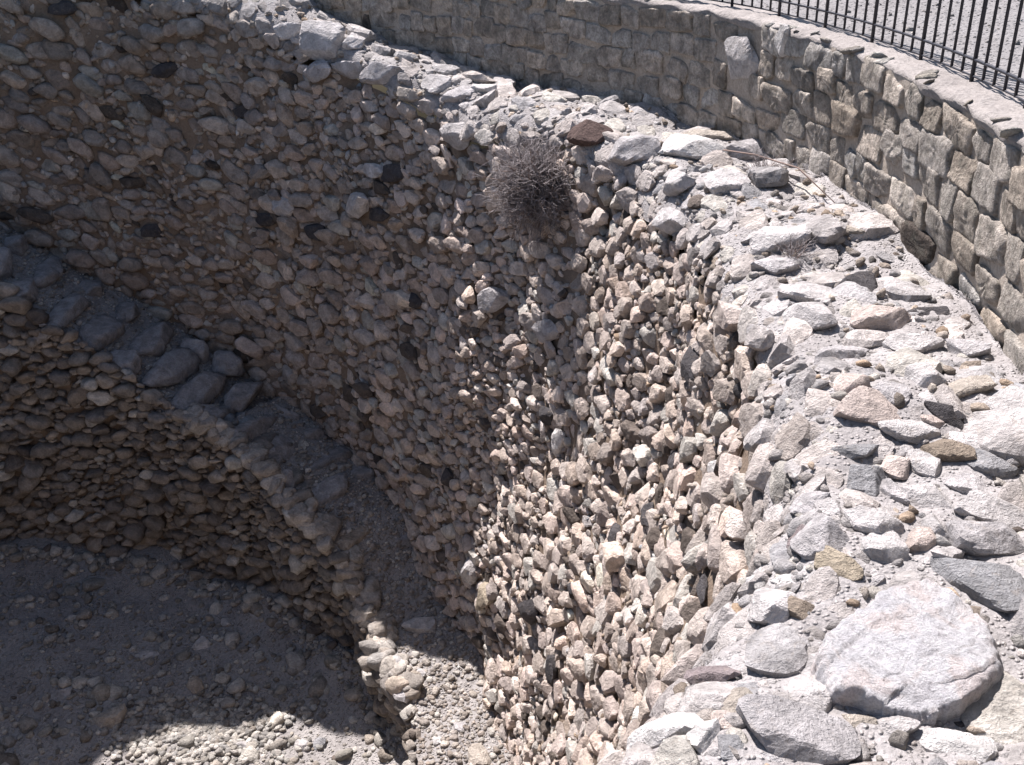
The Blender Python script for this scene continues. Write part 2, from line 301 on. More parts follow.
def earth_material(name, c1, c2, scale=1., pebble=True):
    m, nt, b = new_mat(name)
    co = N(nt, 'ShaderNodeNewGeometry').outputs['Position']
    n1 = noise(nt, co, 2.2*scale, 6, .65); n2 = noise(nt, co, 30*scale, 5, .7)
    c = mix(nt, 'MIX', ramp(nt, n1, [(.35, (0, 0, 0)), (.65, (1, 1, 1))]), c1, c2)
    c = mix(nt, 'MULTIPLY', 1., c, ramp(nt, n2, [(.3, (.7,)*3), (.65, (1.15,)*3)]))
    h = n2
    if pebble:
        v = N(nt, 'ShaderNodeTexVoronoi'); v.inputs['Scale'].default_value = 38*scale; nt.links.new(co, v.inputs['Vector'])
        f = ramp(nt, v.outputs['Distance'], [(.1, (1, 1, 1)), (.55, (0, 0, 0))])
        sel = ramp(nt, v.outputs['Color'], [(.45, (0, 0, 0)), (.55, (1, 1, 1))])
        f = math_(nt, 'MULTIPLY', f, sel)
        c = mix(nt, 'MIX', math_(nt, 'MULTIPLY', f, .7), c, mix(nt, 'MULTIPLY', 1., c, (1.45, 1.43, 1.41)))
        h = math_(nt, 'ADD', h, math_(nt, 'MULTIPLY', f, 1.1))
    nt.links.new(c, b.inputs['Base Color']); bump(nt, b, h, .02/scale)
    return m

M_STONE = stone_material('rubble_limestone', 1., .5)
M_TOP = stone_material('weathered_limestone', 1.2, .9, contrast=.4)
M_BLOCK = stone_material('lichened_masonry', .9, .6, lichen=.42, contrast=.6)
M_BASALT = stone_material('porous_basalt', 1.6, 2.0, contrast=.4)
M_CORE = earth_material('packed_earth', (.16, .12, .09), (.22, .17, .13), 1.2, False)
M_DIRT = earth_material('dusty_floor', (.235, .215, .205), (.31, .29, .275), 1.)
M_TOPDIRT = earth_material('wall_top_dirt', (.27, .25, .242), (.34, .32, .312), 1.6)
M_UPPER = earth_material('gravel_ground', (.21, .198, .193), (.25, .238, .233), .8)
M_MORTAR = earth_material('old_mortar', (.34, .29, .24), (.42, .365, .31), 1.5, False)
M_COPING = earth_material('worn_coping', (.26, .235, .22), (.33, .30, .28), 1.3, False)
def plain(name, c, rough=.6, metal=0.):
    m, nt, b = new_mat(name)
    co = N(nt, 'ShaderNodeNewGeometry').outputs['Position']
    nt.links.new(mix(nt, 'MULTIPLY', 1., c, ramp(nt, noise(nt, co, 40, 4), [(.3, (.7,)*3), (.7, (1.25,)*3)])), b.inputs['Base Color'])
    b.inputs['Roughness'].default_value = rough; b.inputs['Metallic'].default_value = metal
    b.inputs['Specular IOR Level'].default_value = .4
    return m
M_IRON = plain('black_painted_iron', (.02, .02, .028), .45)
M_TWIG = plain('dry_grey_twigs', (.27, .24, .235), .9)
M_TWIGDK = plain('dry_brown_twigs', (.17, .12, .10), .9)
M_STRAW = plain('dry_straw', (.5, .42, .3), .9)

PAL = {'white': (.60, .575, .575), 'bright': (.74, .72, .715), 'grey': (.51, .49, .50), 'tan': (.50, .45, .40), 'pink': (.58, .50, .465), 'brown': (.30, .25, .205),
       'slate': (.34, .34, .355), 'basalt': (.085, .08, .085), 'purple': (.26, .22, .225), 'yellow': (.44, .38, .30), 'redbrown': (.12, .085, .078)}

# ------------------------------------------------------------------ rocks
def ico(level):
    bm = bmesh.new(); bmesh.ops.create_icosphere(bm, subdivisions=level, radius=1)
    V = np.array([v.co[:] for v in bm.verts]); Fc = np.array([[v.index for v in f.verts] for f in bm.faces]); bm.free()
    return V/np.linalg.norm(V, axis=1, keepdims=True), Fc
ICO = {k: ico(k) for k in (1, 2, 3, 4, 5)}

def rocks(P, U, V, Nn, half, pn=None, pd=None, level=2, p=9., rough=.05, facets=9, fmin=.62, fmax=1.05, seed=0, back=1.):
    """cut-stone shapes: a direction sphere limited by facet planes; returns verts (n*m,3), faces"""
    g = np.random.default_rng(seed); D, Fc = ICO[level]; n = len(P); m = len(D)
    half = np.asarray(half, float)
    out = np.empty((n, m, 3), np.float32)
    for i0 in range(0, n, 400):
        sl = slice(i0, min(i0+400, n)); k = sl.stop-sl.start; h = half[sl]
        fn = g.normal(size=(k, facets, 3)); fn /= np.linalg.norm(fn, axis=2, keepdims=True)
        fd = g.uniform(fmin, fmax, (k, facets))
        fn = fn/h[:, None, :]
        ax = np.tile(np.concatenate([np.eye(3), -np.eye(3)]), (k, 1, 1))/h[:, None, :]
        ad = np.ones((k, 6)); ad[:, 5] = back
        pl = [fn, ax]; dd = [fd, ad]
        if pn is not None: pl.append(pn[sl]); dd.append(pd[sl])
        pl = np.concatenate(pl, 1); dd = np.concatenate(dd, 1)
        pl = pl/np.maximum(dd, 1e-4)[:, :, None]
        q = np.maximum(np.einsum('md,nkd->nmk', D, pl), 1e-6)
        mx = q.max(2, keepdims=True); r = 1/(mx[..., 0]*((q/mx)**p).sum(2)**(1/p))
        w = g.normal(size=(k, 4, 3))*np.array([2.2, 3.5, 6, 10])[None, :, None]; ph = g.uniform(0, 6.3, (k, 4))
        nz = (np.sin(np.einsum('md,nkd->nmk', D, w)+ph[:, None, :])*np.array([1, .8, .55, .4])).sum(2)
        r = r*(1+rough*nz)
        L = D[None]*r[..., None]
        out[sl] = (P[sl][:, None]+L[..., :1]*U[sl][:, None]+L[..., 1:2]*V[sl][:, None]+L[..., 2:]*Nn[sl][:, None])
    F = (Fc[None]+(np.arange(n)*m)[:, None, None]).reshape(-1, 3)
    return out.reshape(-1, 3), F, m

def dart(s0, s1, t0, t1, size, an, tries, seed, keep=None, q=.8):
    """variable-radius points in (s,t); size(s,t)->mean radius"""
    g = np.random.default_rng(seed)
    S = g.uniform(s0, s1, tries); T = g.uniform(t0, t1, tries)
    mean = size(S, T); R = mean*np.exp(g.normal(0, .42, tries)); R = np.clip(R, mean*.5, mean*2.1)
    if keep is not None:
        k = keep(S, T, R); S, T, R = S[k], T[k], R[k]
    # larger ones first in the first third, so that big stones find room
    n3 = len(S)//3; o = np.concatenate([np.argsort(-R[:n3]), np.arange(n3, len(S))])
    S, T, R = S[o], T[o], R[o]; TT = T*an
    cell = float(R.max())*2; grid = {}; keepi = []
    Sl, Tl, Rl = S.tolist(), TT.tolist(), R.tolist()
    for i in range(len(Sl)):
        x, y, r = Sl[i], Tl[i], Rl[i]; cx, cy = int(x//cell), int(y//cell); ok = True
        for a in (cx-1, cx, cx+1):
            for b in (cy-1, cy, cy+1):
                for j in grid.get((a, b), ()):
                    dx = Sl[j]-x; dy = Tl[j]-y; rr = (Rl[j]+r)*q
                    if dx*dx+dy*dy < rr*rr: ok = False; break
                if not ok: break
            if not ok: break
        if ok: grid.setdefault((cx, cy), []).append(i); keepi.append(i)
    k = np.array(keepi)
    return S[k], T[k], R[k]

def planes(S, T, R, an, K=9, gap=.006):
    kd = KDTree(len(S))
    for i in range(len(S)): kd.insert((S[i], T[i]*an, 0), i)
    kd.balance()
    pn = np.zeros((len(S), K, 3)); pd = np.full((len(S), K), 9.)
    for i in range(len(S)):
        for k, (c, j, d) in enumerate(kd.find_n((S[i], T[i]*an, 0), K+1)[1:]):
            dx, dy = S[j]-S[i], (T[j]-T[i])*an
            pn[i, k] = (dx/d, an*dy/d, 0); pd[i, k] = max(d*R[i]/(R[i]+R[j])-gap, .01)
    return pn, pd

def tints(n, base, seed, var=.22, hue=.06, pale=0., dark=0., palec=(.6, .57, .53), darkc=(.16, .135, .12)):
    g = np.random.default_rng(seed); base = np.asarray(base, float)
    b = base[g.integers(0, len(base), n)]*np.exp(g.normal(0, var, (n, 1)))
    b = b*(1+g.normal(0, hue, (n, 1))*np.array([1, .1, -.9]))
    u = g.uniform(0, 1, n); b[u < pale] = np.array(palec)*g.uniform(.85, 1.1, ((u < pale).sum(), 1))
    b[u > 1-dark] = np.array(darkc)*g.uniform(.7, 1.3, ((u > 1-dark).sum(), 1))
    return np.clip(b, .02, .85)

def tilt(U, V, Nn, amt, seed):
    g = np.random.default_rng(seed); n = len(U)
    N2 = Nn+g.normal(0, amt, (n, 1))*U+g.normal(0, amt, (n, 1))*V
    N2 /= np.linalg.norm(N2, axis=1, keepdims=True)
    a = g.normal(0, amt*1.2, (n, 1)); U2 = U*np.cos(a)+V*np.sin(a)
    U2 -= N2*(U2*N2).sum(1, keepdims=True); U2 /= np.linalg.norm(U2, axis=1, keepdims=True)
    return U2, np.cross(N2, U2), N2

SPEC = [(r[0], r[1], r[2], max(r[9], r[10])) for r in RIM]+[(r[0], r[1], r[2], max(r[9], r[10])*.9) for r in FACE]
SLAB_C = (1.05, 2.05, -2.0)
SPEC.append((*SLAB_C, .25)); 
SPEC_A = np.array(SPEC)
def clear_of_spec(P, R):
    ok = np.ones(len(P), bool)
    for x, y, z, r in SPEC_A:
        ok &= ~(((P-np.array([x, y, z]))**2).sum(1) < (r*.8+R*.45)**2)
    return ok

# ------------------------------------------------------------------ THE ROUND PIT WALL
def wall_size(S, T):
    th = np.degrees(S/7)
    a = np.interp(th, [-60, -20, 20, 40, 60, 85, 180], [.044, .050, .056, .068, .08, .098, .108])
    top = np.clip((T-.3)/.3, 0, 1)
    patch = 1-.22*np.clip(np.sin(S*1.1+1)*np.cos(T*1.3+.5), -.3, 1)        # courses of smaller stones here and there
    return a*patch*(1-top)+np.clip(a*1.5, .075, .11)*top
AN = 1.45
def facing(th0, th1, t0, t1, tries, level, seed, name, parent, mat, an=AN, pw=26., fc=11, sm=True):
    def keep(S, T, R):
        th = np.degrees(S/7); P = wall_surf(th, T); r = np.hypot(P[:, 0]-CX, P[:, 1]-CY)
        zs = z_stair(th)
        k = (r < r_ret(th)-.08) & (P[:, 2] > zs-.35)
        return k & clear_of_spec(P, R)
    S, T, R = dart(math.radians(th0)*7, math.radians(th1)*7, t0, t1, wall_size, an, tries, seed, keep)
    pn, pd = planes(S, T, R, an)
    th = np.degrees(S/7)
    P, U, V, Nn = frame(wall_surf, th, T)
    sc = np.hypot(P[:, 0]-CX, P[:, 1]-CY)/7
    pd = pd*np.minimum(sc, 1.05)[:, None]
    g = np.random.default_rng(seed+1)
    top = np.clip((T-.1)/.3, 0, 1)
    prot = np.where(T < .25, g.normal(.02, .2, len(R)), g.normal(.08, .1, len(R)))*R
    P = P+Nn*(prot-.1*R)[:, None]
    dep = g.uniform(.45, .78, len(R))*(1-.3*top)*np.interp(th, [0, 40, 70], [1., .95, .8])
    half = np.stack([R*1.5, R*1.5/an, R*dep], 1)
    U2, V2, N2 = tilt(U, V, Nn, .16, seed+2)
    Vt, F, m = rocks(P, U2, V2, N2, half, pn, pd, level, pw, .022, fc, .5, 1.0, seed+3)
    tt = th[:, None]
    b1 = tints(len(R), [(.60, .52, .465), (.56, .49, .445), (.64, .555, .50), (.53, .455, .415), (.62, .52, .47)], seed+4, .17, .025, .1, .04)
    b2 = tints(len(R), [(.54, .51, .505), (.50, .475, .475), (.57, .525, .505), (.44, .425, .43)], seed+5, .12, .015, .15, .008)
    nr = np.clip((T+.1)/.35, 0, 1)[:, None]
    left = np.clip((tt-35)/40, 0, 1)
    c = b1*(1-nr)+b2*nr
    c = c*(1-left*np.array([.34, .34, .35]))  # shade put into the tint: stones darken along the shaded left wall
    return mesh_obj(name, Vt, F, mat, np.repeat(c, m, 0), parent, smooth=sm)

wall = tag(empty('pit_wall', (CX, CY, -9)), 'round dry stone rubble wall lining the pit, sunlit at right and shaded at left', 'stone wall')
wall_children = []
def to_parent(o, par):
    o.parent = par; o.matrix_parent_inverse = Matrix.Translation(par.location).inverted(); return o
def grid_mesh(name, A, B, fn, mat, parent=None, flip=False):
    a, b = np.meshgrid(A, B, indexing='ij'); V = fn(a.ravel(), b.ravel()); na, nb = len(A), len(B)
    i = np.arange(na*nb).reshape(na, nb)
    F = np.stack([i[:-1, :-1], i[1:, :-1], i[1:, 1:], i[:-1, 1:]], -1).reshape(-1, 4)
    if flip: F = F[:, ::-1]
    return mesh_obj(name, V, F, mat, None, parent)

def core_fn(a, b):
    P, U, V, Nn = frame(wall_surf, a, b)
    th = a; P2 = P-Nn*(np.interp(th, [0, 30, 60], [.012, .012, .008])+.016*wob(np.radians(a)*40, b*6, 1.))[:, None]
    r = np.hypot(P2[:, 0]-CX, P2[:, 1]-CY); lim = r_ret(a)+.02
    k = np.minimum(1, lim/r); P2[:, 0] = CX+(P2[:, 0]-CX)*k; P2[:, 1] = CY+(P2[:, 1]-CY)*k
    return P2
to_parent(grid_mesh('earth_core', np.arange(-60, 304, .6), np.concatenate([np.arange(-9.4, .0, .06)]), core_fn, M_CORE), wall)
to_parent(grid_mesh('wall_top_bed', np.arange(-60, 304, .4), np.arange(0, 2.4, .03), lambda a, b: core_fn(a, b)+np.stack([0*a, 0*a, .026+.018*wob(a*2.3, b*9, 4.)*np.clip(b/.5-.5, 0, 1)], -1), M_TOPDIRT), wall)
to_parent(facing(-48, 20, -6.3, 2.2, 90000, 3, 11, 'rubble_facing', wall, M_STONE, 1.35, 40., 12, False), wall)
to_parent(facing(20.5, 66, -6.6, 1.3, 50000, 3, 21, 'rubble_facing', wall, M_STONE, 1.65, 26., 11, False), wall)
to_parent(facing(66.6, 112, -6.6, 1.3, 26000, 3, 31, 'rubble_facing', wall, M_STONE, 1.9, 16., 9), wall)

to_parent(facing(112.6, 158, -6.6, 1.3, 16000, 2, 35, 'rubble_facing', wall, M_STONE, 1.9, 16., 9), wall)

# chinking: small chips in the joints
def chips():
    g = np.random.default_rng(77); n = 9000
    th = g.uniform(-45, 110, n); t = g.uniform(-6.2, 1.5, n); P, U, V, Nn = frame(wall_surf, th, t)
    r = np.hypot(P[:, 0]-CX, P[:, 1]-CY); k = (r < r_ret(th)-.03) & (P[:, 2] > z_stair(th)) & clear_of_spec(P, np.full(n, .02))
    P, U, V, Nn, t, th = P[k], U[k], V[k], Nn[k], t[k], th[k]
    R = g.uniform(.012, .034, len(P))*np.where(th > 45, 1.5, 1)
    P = P+Nn*(g.uniform(-.03, .015, len(P))+np.where(t > .4, .02, 0))[:, None]
    U, V, Nn = tilt(U, V, Nn, .6, 5)
    Vt, F, m = rocks(P, U, V, Nn, np.stack([R*1.4, R, R*.8], 1), None, None, 2, 12, .03, 8, .5, 1., 78)
    c = tints(len(P), [(.46, .39, .33), (.5, .46, .43), (.4, .34, .29)], 79)
    to_parent(mesh_obj('chinking', Vt, F, M_STONE, np.repeat(c, m, 0)), wall)
chips()

def table_rock(row, name, mat, level=4, seed=0, sink=.25, thick=None, rough=.022, facets=15):
    p = np.array(row[0:3]); n = np.array(row[3:6]); a = np.array(row[6:9]); n = n-a*(a@n)/(a@a); n /= np.linalg.norm(n); a = a/np.linalg.norm(a)
    b = np.cross(n, a); l, w = row[9], row[10]; c = thick or min(l, w)*.9
    q = p+n*c*(.5-sink)
    lv = level
    Vt, F, m = rocks(q[None], a[None], b[None], n[None], [[l*1.27, w*1.35, c]], None, None, level, 30., rough, facets, .55, .98, seed)
    tint = np.array(PAL[row[11]])*np.random.default_rng(seed).uniform(.92, 1.08)
    return mesh_obj(name, Vt, F, mat, np.tile(tint, (len(Vt), 1)), None, False, origin=tuple(p))
for i, r in enumerate(FACE):
    o = table_rock(r, 'basalt_stone' if r[11] == 'basalt' else 'limestone_block', M_BASALT if r[11] == 'basalt' else M_STONE, 3, 300+i, .1)
    o['label'] = 'black basalt stone set in the rubble' if r[11] == 'basalt' else 'larger pale stone set in the rubble'
    to_parent(o, wall)
for i, r in enumerate(RIM):
    nm = 'boulder' if max(r[9], r[10]) > .1 else 'stone'
    o = table_rock(r, nm, M_BASALT if r[11] == 'basalt' else M_TOP, 4, 500+i, .27)
    tag(o, r[12], 'boulder' if nm == 'boulder' else 'stone', 'loose stones on the pit wall top')

# the great slab: its own outline, a pitted top with a scooped hollow and an undercut broken edge
SL = [(0.836,2.09),(0.874,2.171),(0.927,2.229),(1.05,2.32),(1.15,2.388),(1.256,2.412),(1.299,2.35),(1.341,2.248),(1.354,2.173),(1.345,2.103),(1.308,2.031),(1.243,1.98),(1.176,1.941),(1.116,1.918),(1.046,1.91),(0.978,1.928),(0.913,1.961),(0.843,1.98)]
def slab():
    c = np.array([1.05, 2.03]); A = np.array(SL)-c
    ang = np.unwrap(np.arctan2(A[:, 1], A[:, 0])); 
    o = np.argsort(np.mod(ang, 2*np.pi)); an_ = np.mod(ang, 2*np.pi)[o]; ra = np.hypot(A[:, 0], A[:, 1])[o]
    an2 = np.concatenate([an_-2*np.pi, an_, an_+2*np.pi]); ra2 = np.tile(ra, 3)
    n = 220; q = np.linspace(0, 2*np.pi, n, endpoint=False)
    R = np.interp(q, an2, ra2)*(1+.012*np.sin(q*9+1)+.014*np.sign(np.sin(q*14+1.3*np.sin(q*5)))*np.abs(np.sin(q*14))**.5+.008*np.sin(q*47+2))
    rings = [(k/34, 0) for k in range(0, 34)]
    prof = [(.994, -.002), (1.006, -.008), (1.016, -.018), (1.012, -.03), (1.026, -.042), (1.018, -.052), (1.03, -.066), (1.03, -.09), (1.03, -.14)]
    V = []; 
    for k, dz in rings+prof:
        x = c[0]+R*k*np.cos(q); y = c[1]+R*k*np.sin(q)
        z = -2.012+.02*(x-1.05)+.02*(y-2.0)+.008*np.sin(x*17+y*9)+.004*np.sin(x*41-y*33)+.003*np.sin(x*90+y*71)
        z = z-.014*np.clip((k-.88)/.12, 0, 1)**2*(1+.8*np.sin(q*4+1))
        # stepped flake scars following bedding lines
        z = z-.010*(np.sin(x*13-y*26+.9*np.sin(x*14))>.55)*np.clip(k*3-1, 0, 1)
        d = np.hypot((x-.985)*1., (y-1.93)*1.5); z = z-.020*np.exp(-(d/.05)**4)
        d = np.hypot((x-1.07)*1., (y-1.92)*1.6); z = z-.012*np.exp(-(d/.045)**4)
        z = z+dz*(1+.12*np.sin(q*5)+.1*np.sin(q*13))
        fl = np.sin(q*3+.5)*.5+np.sin(q*7)*.3+np.sin(q*19+1)*.2; crk = np.abs(y-2.03-.3*(x-1.)-.02*np.sin(x*30)-.008*np.sin(x*83)); z = z-.007*np.exp(-(crk/.004)**2)*(x > .98); x = x+(-dz)*fl*.25*np.cos(q); y = y+(-dz)*fl*.25*np.sin(q); V.append(np.stack([x, y, z], 1))
    V = np.concatenate(V); K = len(rings)+len(prof); F = []
    for a in range(K-1):
        for b in range(n):
            b2 = (b+1) % n; F.append((a*n+b, (a+1)*n+b, (a+1)*n+b2, a*n+b2))
    F.append(tuple(range((K-1)*n, K*n))[::-1])
    o = mesh_obj('boulder', V, F, M_SLAB, None, None, True, origin=(1.05, 2.03, -2.06))
    tag(o, 'great flat pinkish-white slab with a broken edge, the largest stone, on the wall top', 'boulder', 'loose stones on the pit wall top')
m, nt, b = new_mat('slab_limestone'); M_SLAB = m
co = N(nt, 'ShaderNodeNewGeometry').outputs['Position']
na = noise(nt, co, 6, 6, .6, .6); nb = noise(nt, co, 38, 8, .75, .3); nc = noise(nt, co, 190, 6, .8)
cc = ramp(nt, na, [(.3, (.60, .575, .59)), (.47, (.70, .68, .685)), (.58, (.70, .625, .60)), (.75, (.64, .60, .605))])
cc = mix(nt, 'MULTIPLY', 1., cc, ramp(nt, nb, [(.33, (.62, .6, .6)), (.5, (1, 1, 1)), (.7, (1.12, 1.12, 1.12))]))
cc = mix(nt, 'MULTIPLY', 1., cc, ramp(nt, nc, [(.36, (.75,)*3), (.47, (1.06,)*3), (.62, (1.2,)*3)]))
nt.links.new(cc, b.inputs['Base Color'])
wv = noise(nt, co, 9, 10, .78, .35)
bump(nt, b, math_(nt, 'ADD', math_(nt, 'ADD', math_(nt, 'MULTIPLY', wv, 2.2), nb), math_(nt, 'MULTIPLY', nc, .5)), .026)
slab()

# ------------------------------------------------------------------ STAIR ALONG THE PIT WALL
stair = tag(empty('stone_staircase', (CX, CY, -8.9)), 'curved rubble staircase with worn steps, running down the shaded pit wall to a gravelly landing', 'staircase')
def ramp_fn(a, b):
    ri, ro = r_inner(a), r_foot(a)+.35; r = ri+(ro-ri)*b
    z = z_stair(a)-.28*np.clip((a-36)/20, 0, 1)*b*np.clip((75-a)/12, 0, 1)+.035*wob(r*2.2*np.cos(np.radians(a)), r*2.2*np.sin(np.radians(a)), 6.)
    z = z-.05+.05*np.sin(b*3.1)-.04*(b < .02)-np.where(a > 63, .1, 0)
    z = z+.10*np.clip(b-.62, 0, .3)
    q = np.radians(a); return np.stack([CX+r*np.cos(q), CY+r*np.sin(q), z], -1)
to_parent(grid_mesh('dirt_ramp', np.arange(-60, 152, .25), np.linspace(0, 1, 40), ramp_fn, M_DIRT), stair)
def icore_fn(a, b):
    zt = z_stair(a)-.04; zb = -9.3; t = zb+(zt-zb)*b
    P, U, V, Nn = frame(inner_surf, a, t); return P-Nn*(.05+.02*wob(np.radians(a)*30, t*5, 1.))[:, None]
to_parent(grid_mesh('facing_bed', np.arange(-60, 152, .6), np.linspace(0, 1, 60), icore_fn, M_CORE), stair)
def inner_face(th0, th1, tries, seed, level=3):
    def keep(S, T, R):
        th = np.degrees(S/7); return T < z_stair(th)+.02
    S, T, R = dart(math.radians(th0)*7, math.radians(th1)*7, -9.1, .3,
                   lambda S, T: np.interp(np.degrees(S/7), [-60, 30, 60, 120], [.066, .07, .08, .09])*(1+.15*np.sin(S*2+T*3)), 1.8, tries, seed, keep)
    pn, pd = planes(S, T, R, 1.8); pd *= .82
    th = np.degrees(S/7); P, U, V, Nn = frame(inner_surf, th, T)
    g = np.random.default_rng(seed+1); P = P+Nn*(g.normal(-.02, .25, len(R))*R)[:, None]
    U, V, Nn = tilt(U, V, Nn, .17, seed+2)
    Vt, F, m = rocks(P, U, V, Nn, np.stack([R*1.45, R*.85, R*g.uniform(.6, 1.1, len(R))], 1), pn, pd, level, 18, .025, 10, .5, 1.0, seed+3)
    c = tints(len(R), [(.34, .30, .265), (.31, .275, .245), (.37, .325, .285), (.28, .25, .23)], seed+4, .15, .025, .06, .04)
    to_parent(mesh_obj('rubble_facing', Vt, F, M_STONE, np.repeat(c, m, 0)), stair)
inner_face(-15, 112, 74000, 41)
inner_face(112.4, 151, 26000, 43, 2)
# worn steps: each one a course of two or three broad stones
th = 42.3; k = 0
while th < 143:
    z = float(z_stair(th)); g = np.random.default_rng(900+k)
    ri, ro = float(r_inner(th)), 6.95; q = math.radians(th)
    low = 1. if th < 64 else 0.
    rad = np.array([math.cos(q), math.sin(q), 0]); tan = np.array([-math.sin(q), math.cos(q), 0]); up = np.array([0, 0, 1.])
    cuts = [.0, g.uniform(.72, .8), 1.] if k % 3 else [0., g.uniform(.3, .4), 1.]
    VV, FF, CC, off = [], [], [], 0
    for a_, b_ in zip(cuts[:-1], cuts[1:]):
        r = ri-.03+(ro-ri)*(a_+b_)/2; hl = (ro-ri)*(b_-a_)/2*1.0
        c = np.array([CX, CY, z-.065-.03*low-.20*low*(a_+b_)/2+g.normal(0, .015+.02*low)])+rad*r+tan*g.normal(0, .02)
        Uu, Vv, Nn = tilt(rad[None], tan[None], up[None], .07, 950+k*5+off)
        Vt, F, m_ = rocks(c[None], Uu, Vv, Nn, [[hl*(1.05-.22*low), .185, .16]], None, None, 4, 20., .034, 13, .62, 1.03, 970+k*7+int(a_*10))
        VV.append(Vt); FF.append(F+off); off += len(Vt); CC.append(np.tile(np.array([.36, .345, .35])*g.uniform(.85, 1.15), (len(Vt), 1)))
    to_parent(mesh_obj('step', np.concatenate(VV), np.concatenate(FF), M_STONE, np.concatenate(CC)), stair)
    th += 3.7; k += 1
# edge stones poking out along the inner edge of the stair and collapsed steps on the ramp
def edge_stones():
    g = np.random.default_rng(60); n = 150
    th = g.uniform(24, 66, n); b = .9*np.abs(g.normal(0, .08, n)); r = r_inner(th)+.02+b*1.2
    P = np.stack([CX+r*np.cos(np.radians(th)), CY+r*np.sin(np.radians(th)), z_stair(th)+.0*b], 1)
    R = g.uniform(.05, .14, n); q = g.uniform(0, 6.3, n)
    U = np.stack([np.cos(q), np.sin(q), 0*q], 1); V = np.stack([-np.sin(q), np.cos(q), 0*q], 1); Nn = np.tile([0, 0, 1.], (n, 1))
    U, V, Nn = tilt(U, V, Nn, .2, 61)
    Vt, F, m = rocks(P, U, V, Nn, np.stack([R*1.3, R, R*.75], 1), None, None, 3, 11, .04, 9, .6, 1.05, 62)
    c = tints(n, [(.44, .40, .365), (.47, .43, .39), (.38, .35, .325)], 63, .14, .02)
    to_parent(mesh_obj('edge_course', Vt, F, M_STONE, np.repeat(c, m, 0)), stair)
    # sunk, mostly buried treads on the ruined lower flight
    n = 90; th = g.uniform(36, 66, n); b = g.uniform(.15, .9, n); r = r_inner(th)+(6.7-5.6)*b
    P = np.stack([CX+r*np.cos(np.radians(th)), CY+r*np.sin(np.radians(th)), z_stair(th)-.1-.22*b], 1); q = np.radians(th)
    U = np.stack([np.cos(q), np.sin(q), 0*q], 1); V = np.stack([-np.sin(q), np.cos(q), 0*q], 1); Nn = np.tile([0, 0, 1.], (n, 1))
    U, V, Nn = tilt(U, V, Nn, .15, 64); R = g.uniform(.05, .2, n)
    Vt, F, m = rocks(P, U, V, Nn, np.stack([R*1.4, R*.8, R*.6], 1), None, None, 3, 10, .04, 8, .7, 1.05, 65)
    c = tints(n, [(.32, .3, .28), (.28, .26, .25)], 66)
    to_parent(mesh_obj('buried_treads', Vt, F, M_STONE, np.repeat(c, m, 0)), stair)
edge_stones()

# ------------------------------------------------------------------ PIT FLOOR
def floor_fn(a, b):
    q = np.radians(a); x = CX+b*np.cos(q); y = CY+b*np.sin(q)
    z = z_floor(x, y)+.16*np.clip((b-4.9)/.6, 0, 1)**1.5*(1+.5*np.sin(a*.35))+.025*wob(x*3, y*3, 3.)+.012*wob(x*9, y*9, 5.)
    return np.stack([x, y, z], -1)
tag(grid_mesh('pit_floor', np.arange(0, 361.5, 1.2), np.concatenate([[.01], np.arange(.3, 6.9, .06)]), floor_fn, M_DIRT), 'dusty earth floor of the pit', None, None, 'structure')

def pebbles(name, label, P, R, seed, mat, pal, flat=.7, level=1, rough=.03):
    n = len(P); g = np.random.default_rng(seed); q = g.uniform(0, 6.3, n)
    U = np.stack([np.cos(q), np.sin(q), 0*q], 1); V = np.stack([-np.sin(q), np.cos(q), 0*q], 1); Nn = np.tile([0, 0, 1.], (n, 1))
    U, V, Nn = tilt(U, V, Nn, .25, seed+1)
    Vt, F, m = rocks(P, U, V, Nn, np.stack([R*g.uniform(1, 1.5, n), R, R*flat], 1), None, None, level, 11, rough, 7, .6, 1.05, seed+2)
    c = tints(n, pal, seed+3, .18, .02, .12, .012)
    return tag(mesh_obj(name, Vt, F, mat, np.repeat(c, m, 0)), label, 'gravel', None, 'stuff')
PG = [(.36, .34, .31), (.42, .39, .35), (.31, .28, .25), (.47, .44, .41)]
g = np.random.default_rng(5)
n = 15000; r = 5.5*np.sqrt(g.uniform(0, 1, n)); q = np.radians(g.uniform(0, 360, n)); x = CX+r*np.cos(q); y = CY+r*np.sin(q)
R = np.clip(.012*np.exp(np.abs(g.normal(0, .75, n))), .01, .12); dens = wob(x*1.3, y*1.3, 9.)+g.uniform(-.6, 1.2, n)
patch = np.hypot(x+3.6, (y-8.1)*1.5) < 1.0
k = (dens > -.25) | patch
x, y, R = x[k], y[k], R[k]
pebbles('gravel', 'loose gravel and small stones strewn over the pit floor', np.stack([x, y, z_floor(x, y)+.02*wob(x*3, y*3, 3.)+R*.15], 1), R, 200, M_STONE, PG, level=2)
n = 900; th = g.uniform(20, 105, n); r = 5.52-np.abs(g.normal(0, .16, n)); x = CX+r*np.cos(np.radians(th)); y = CY+r*np.sin(np.radians(th)); R = np.clip(.022*np.exp(g.normal(0, .6, n)), .01, .1)
pebbles('gravel', 'small fallen stones along the foot of the stair wall', floor_fn(th, r)+np.array([0, 0, .01]), R, 205, M_STONE, PG, level=2)
n = 1500; a = g.uniform(0, 6.28, n); rr = np.abs(g.normal(0, .5, n)); x = -3.65+rr*np.cos(a)*1.2; y = 8.15+rr*np.sin(a)*.8; R = g.uniform(.018, .045, n)
pebbles('gravel', 'patch of coarse pale gravel in the sunlit part of the floor', np.stack([x, y, z_floor(x, y)+R*.3], 1), R, 210, M_STONE, [(.42, .40, .37), (.48, .46, .43), (.36, .34, .32)], level=2)
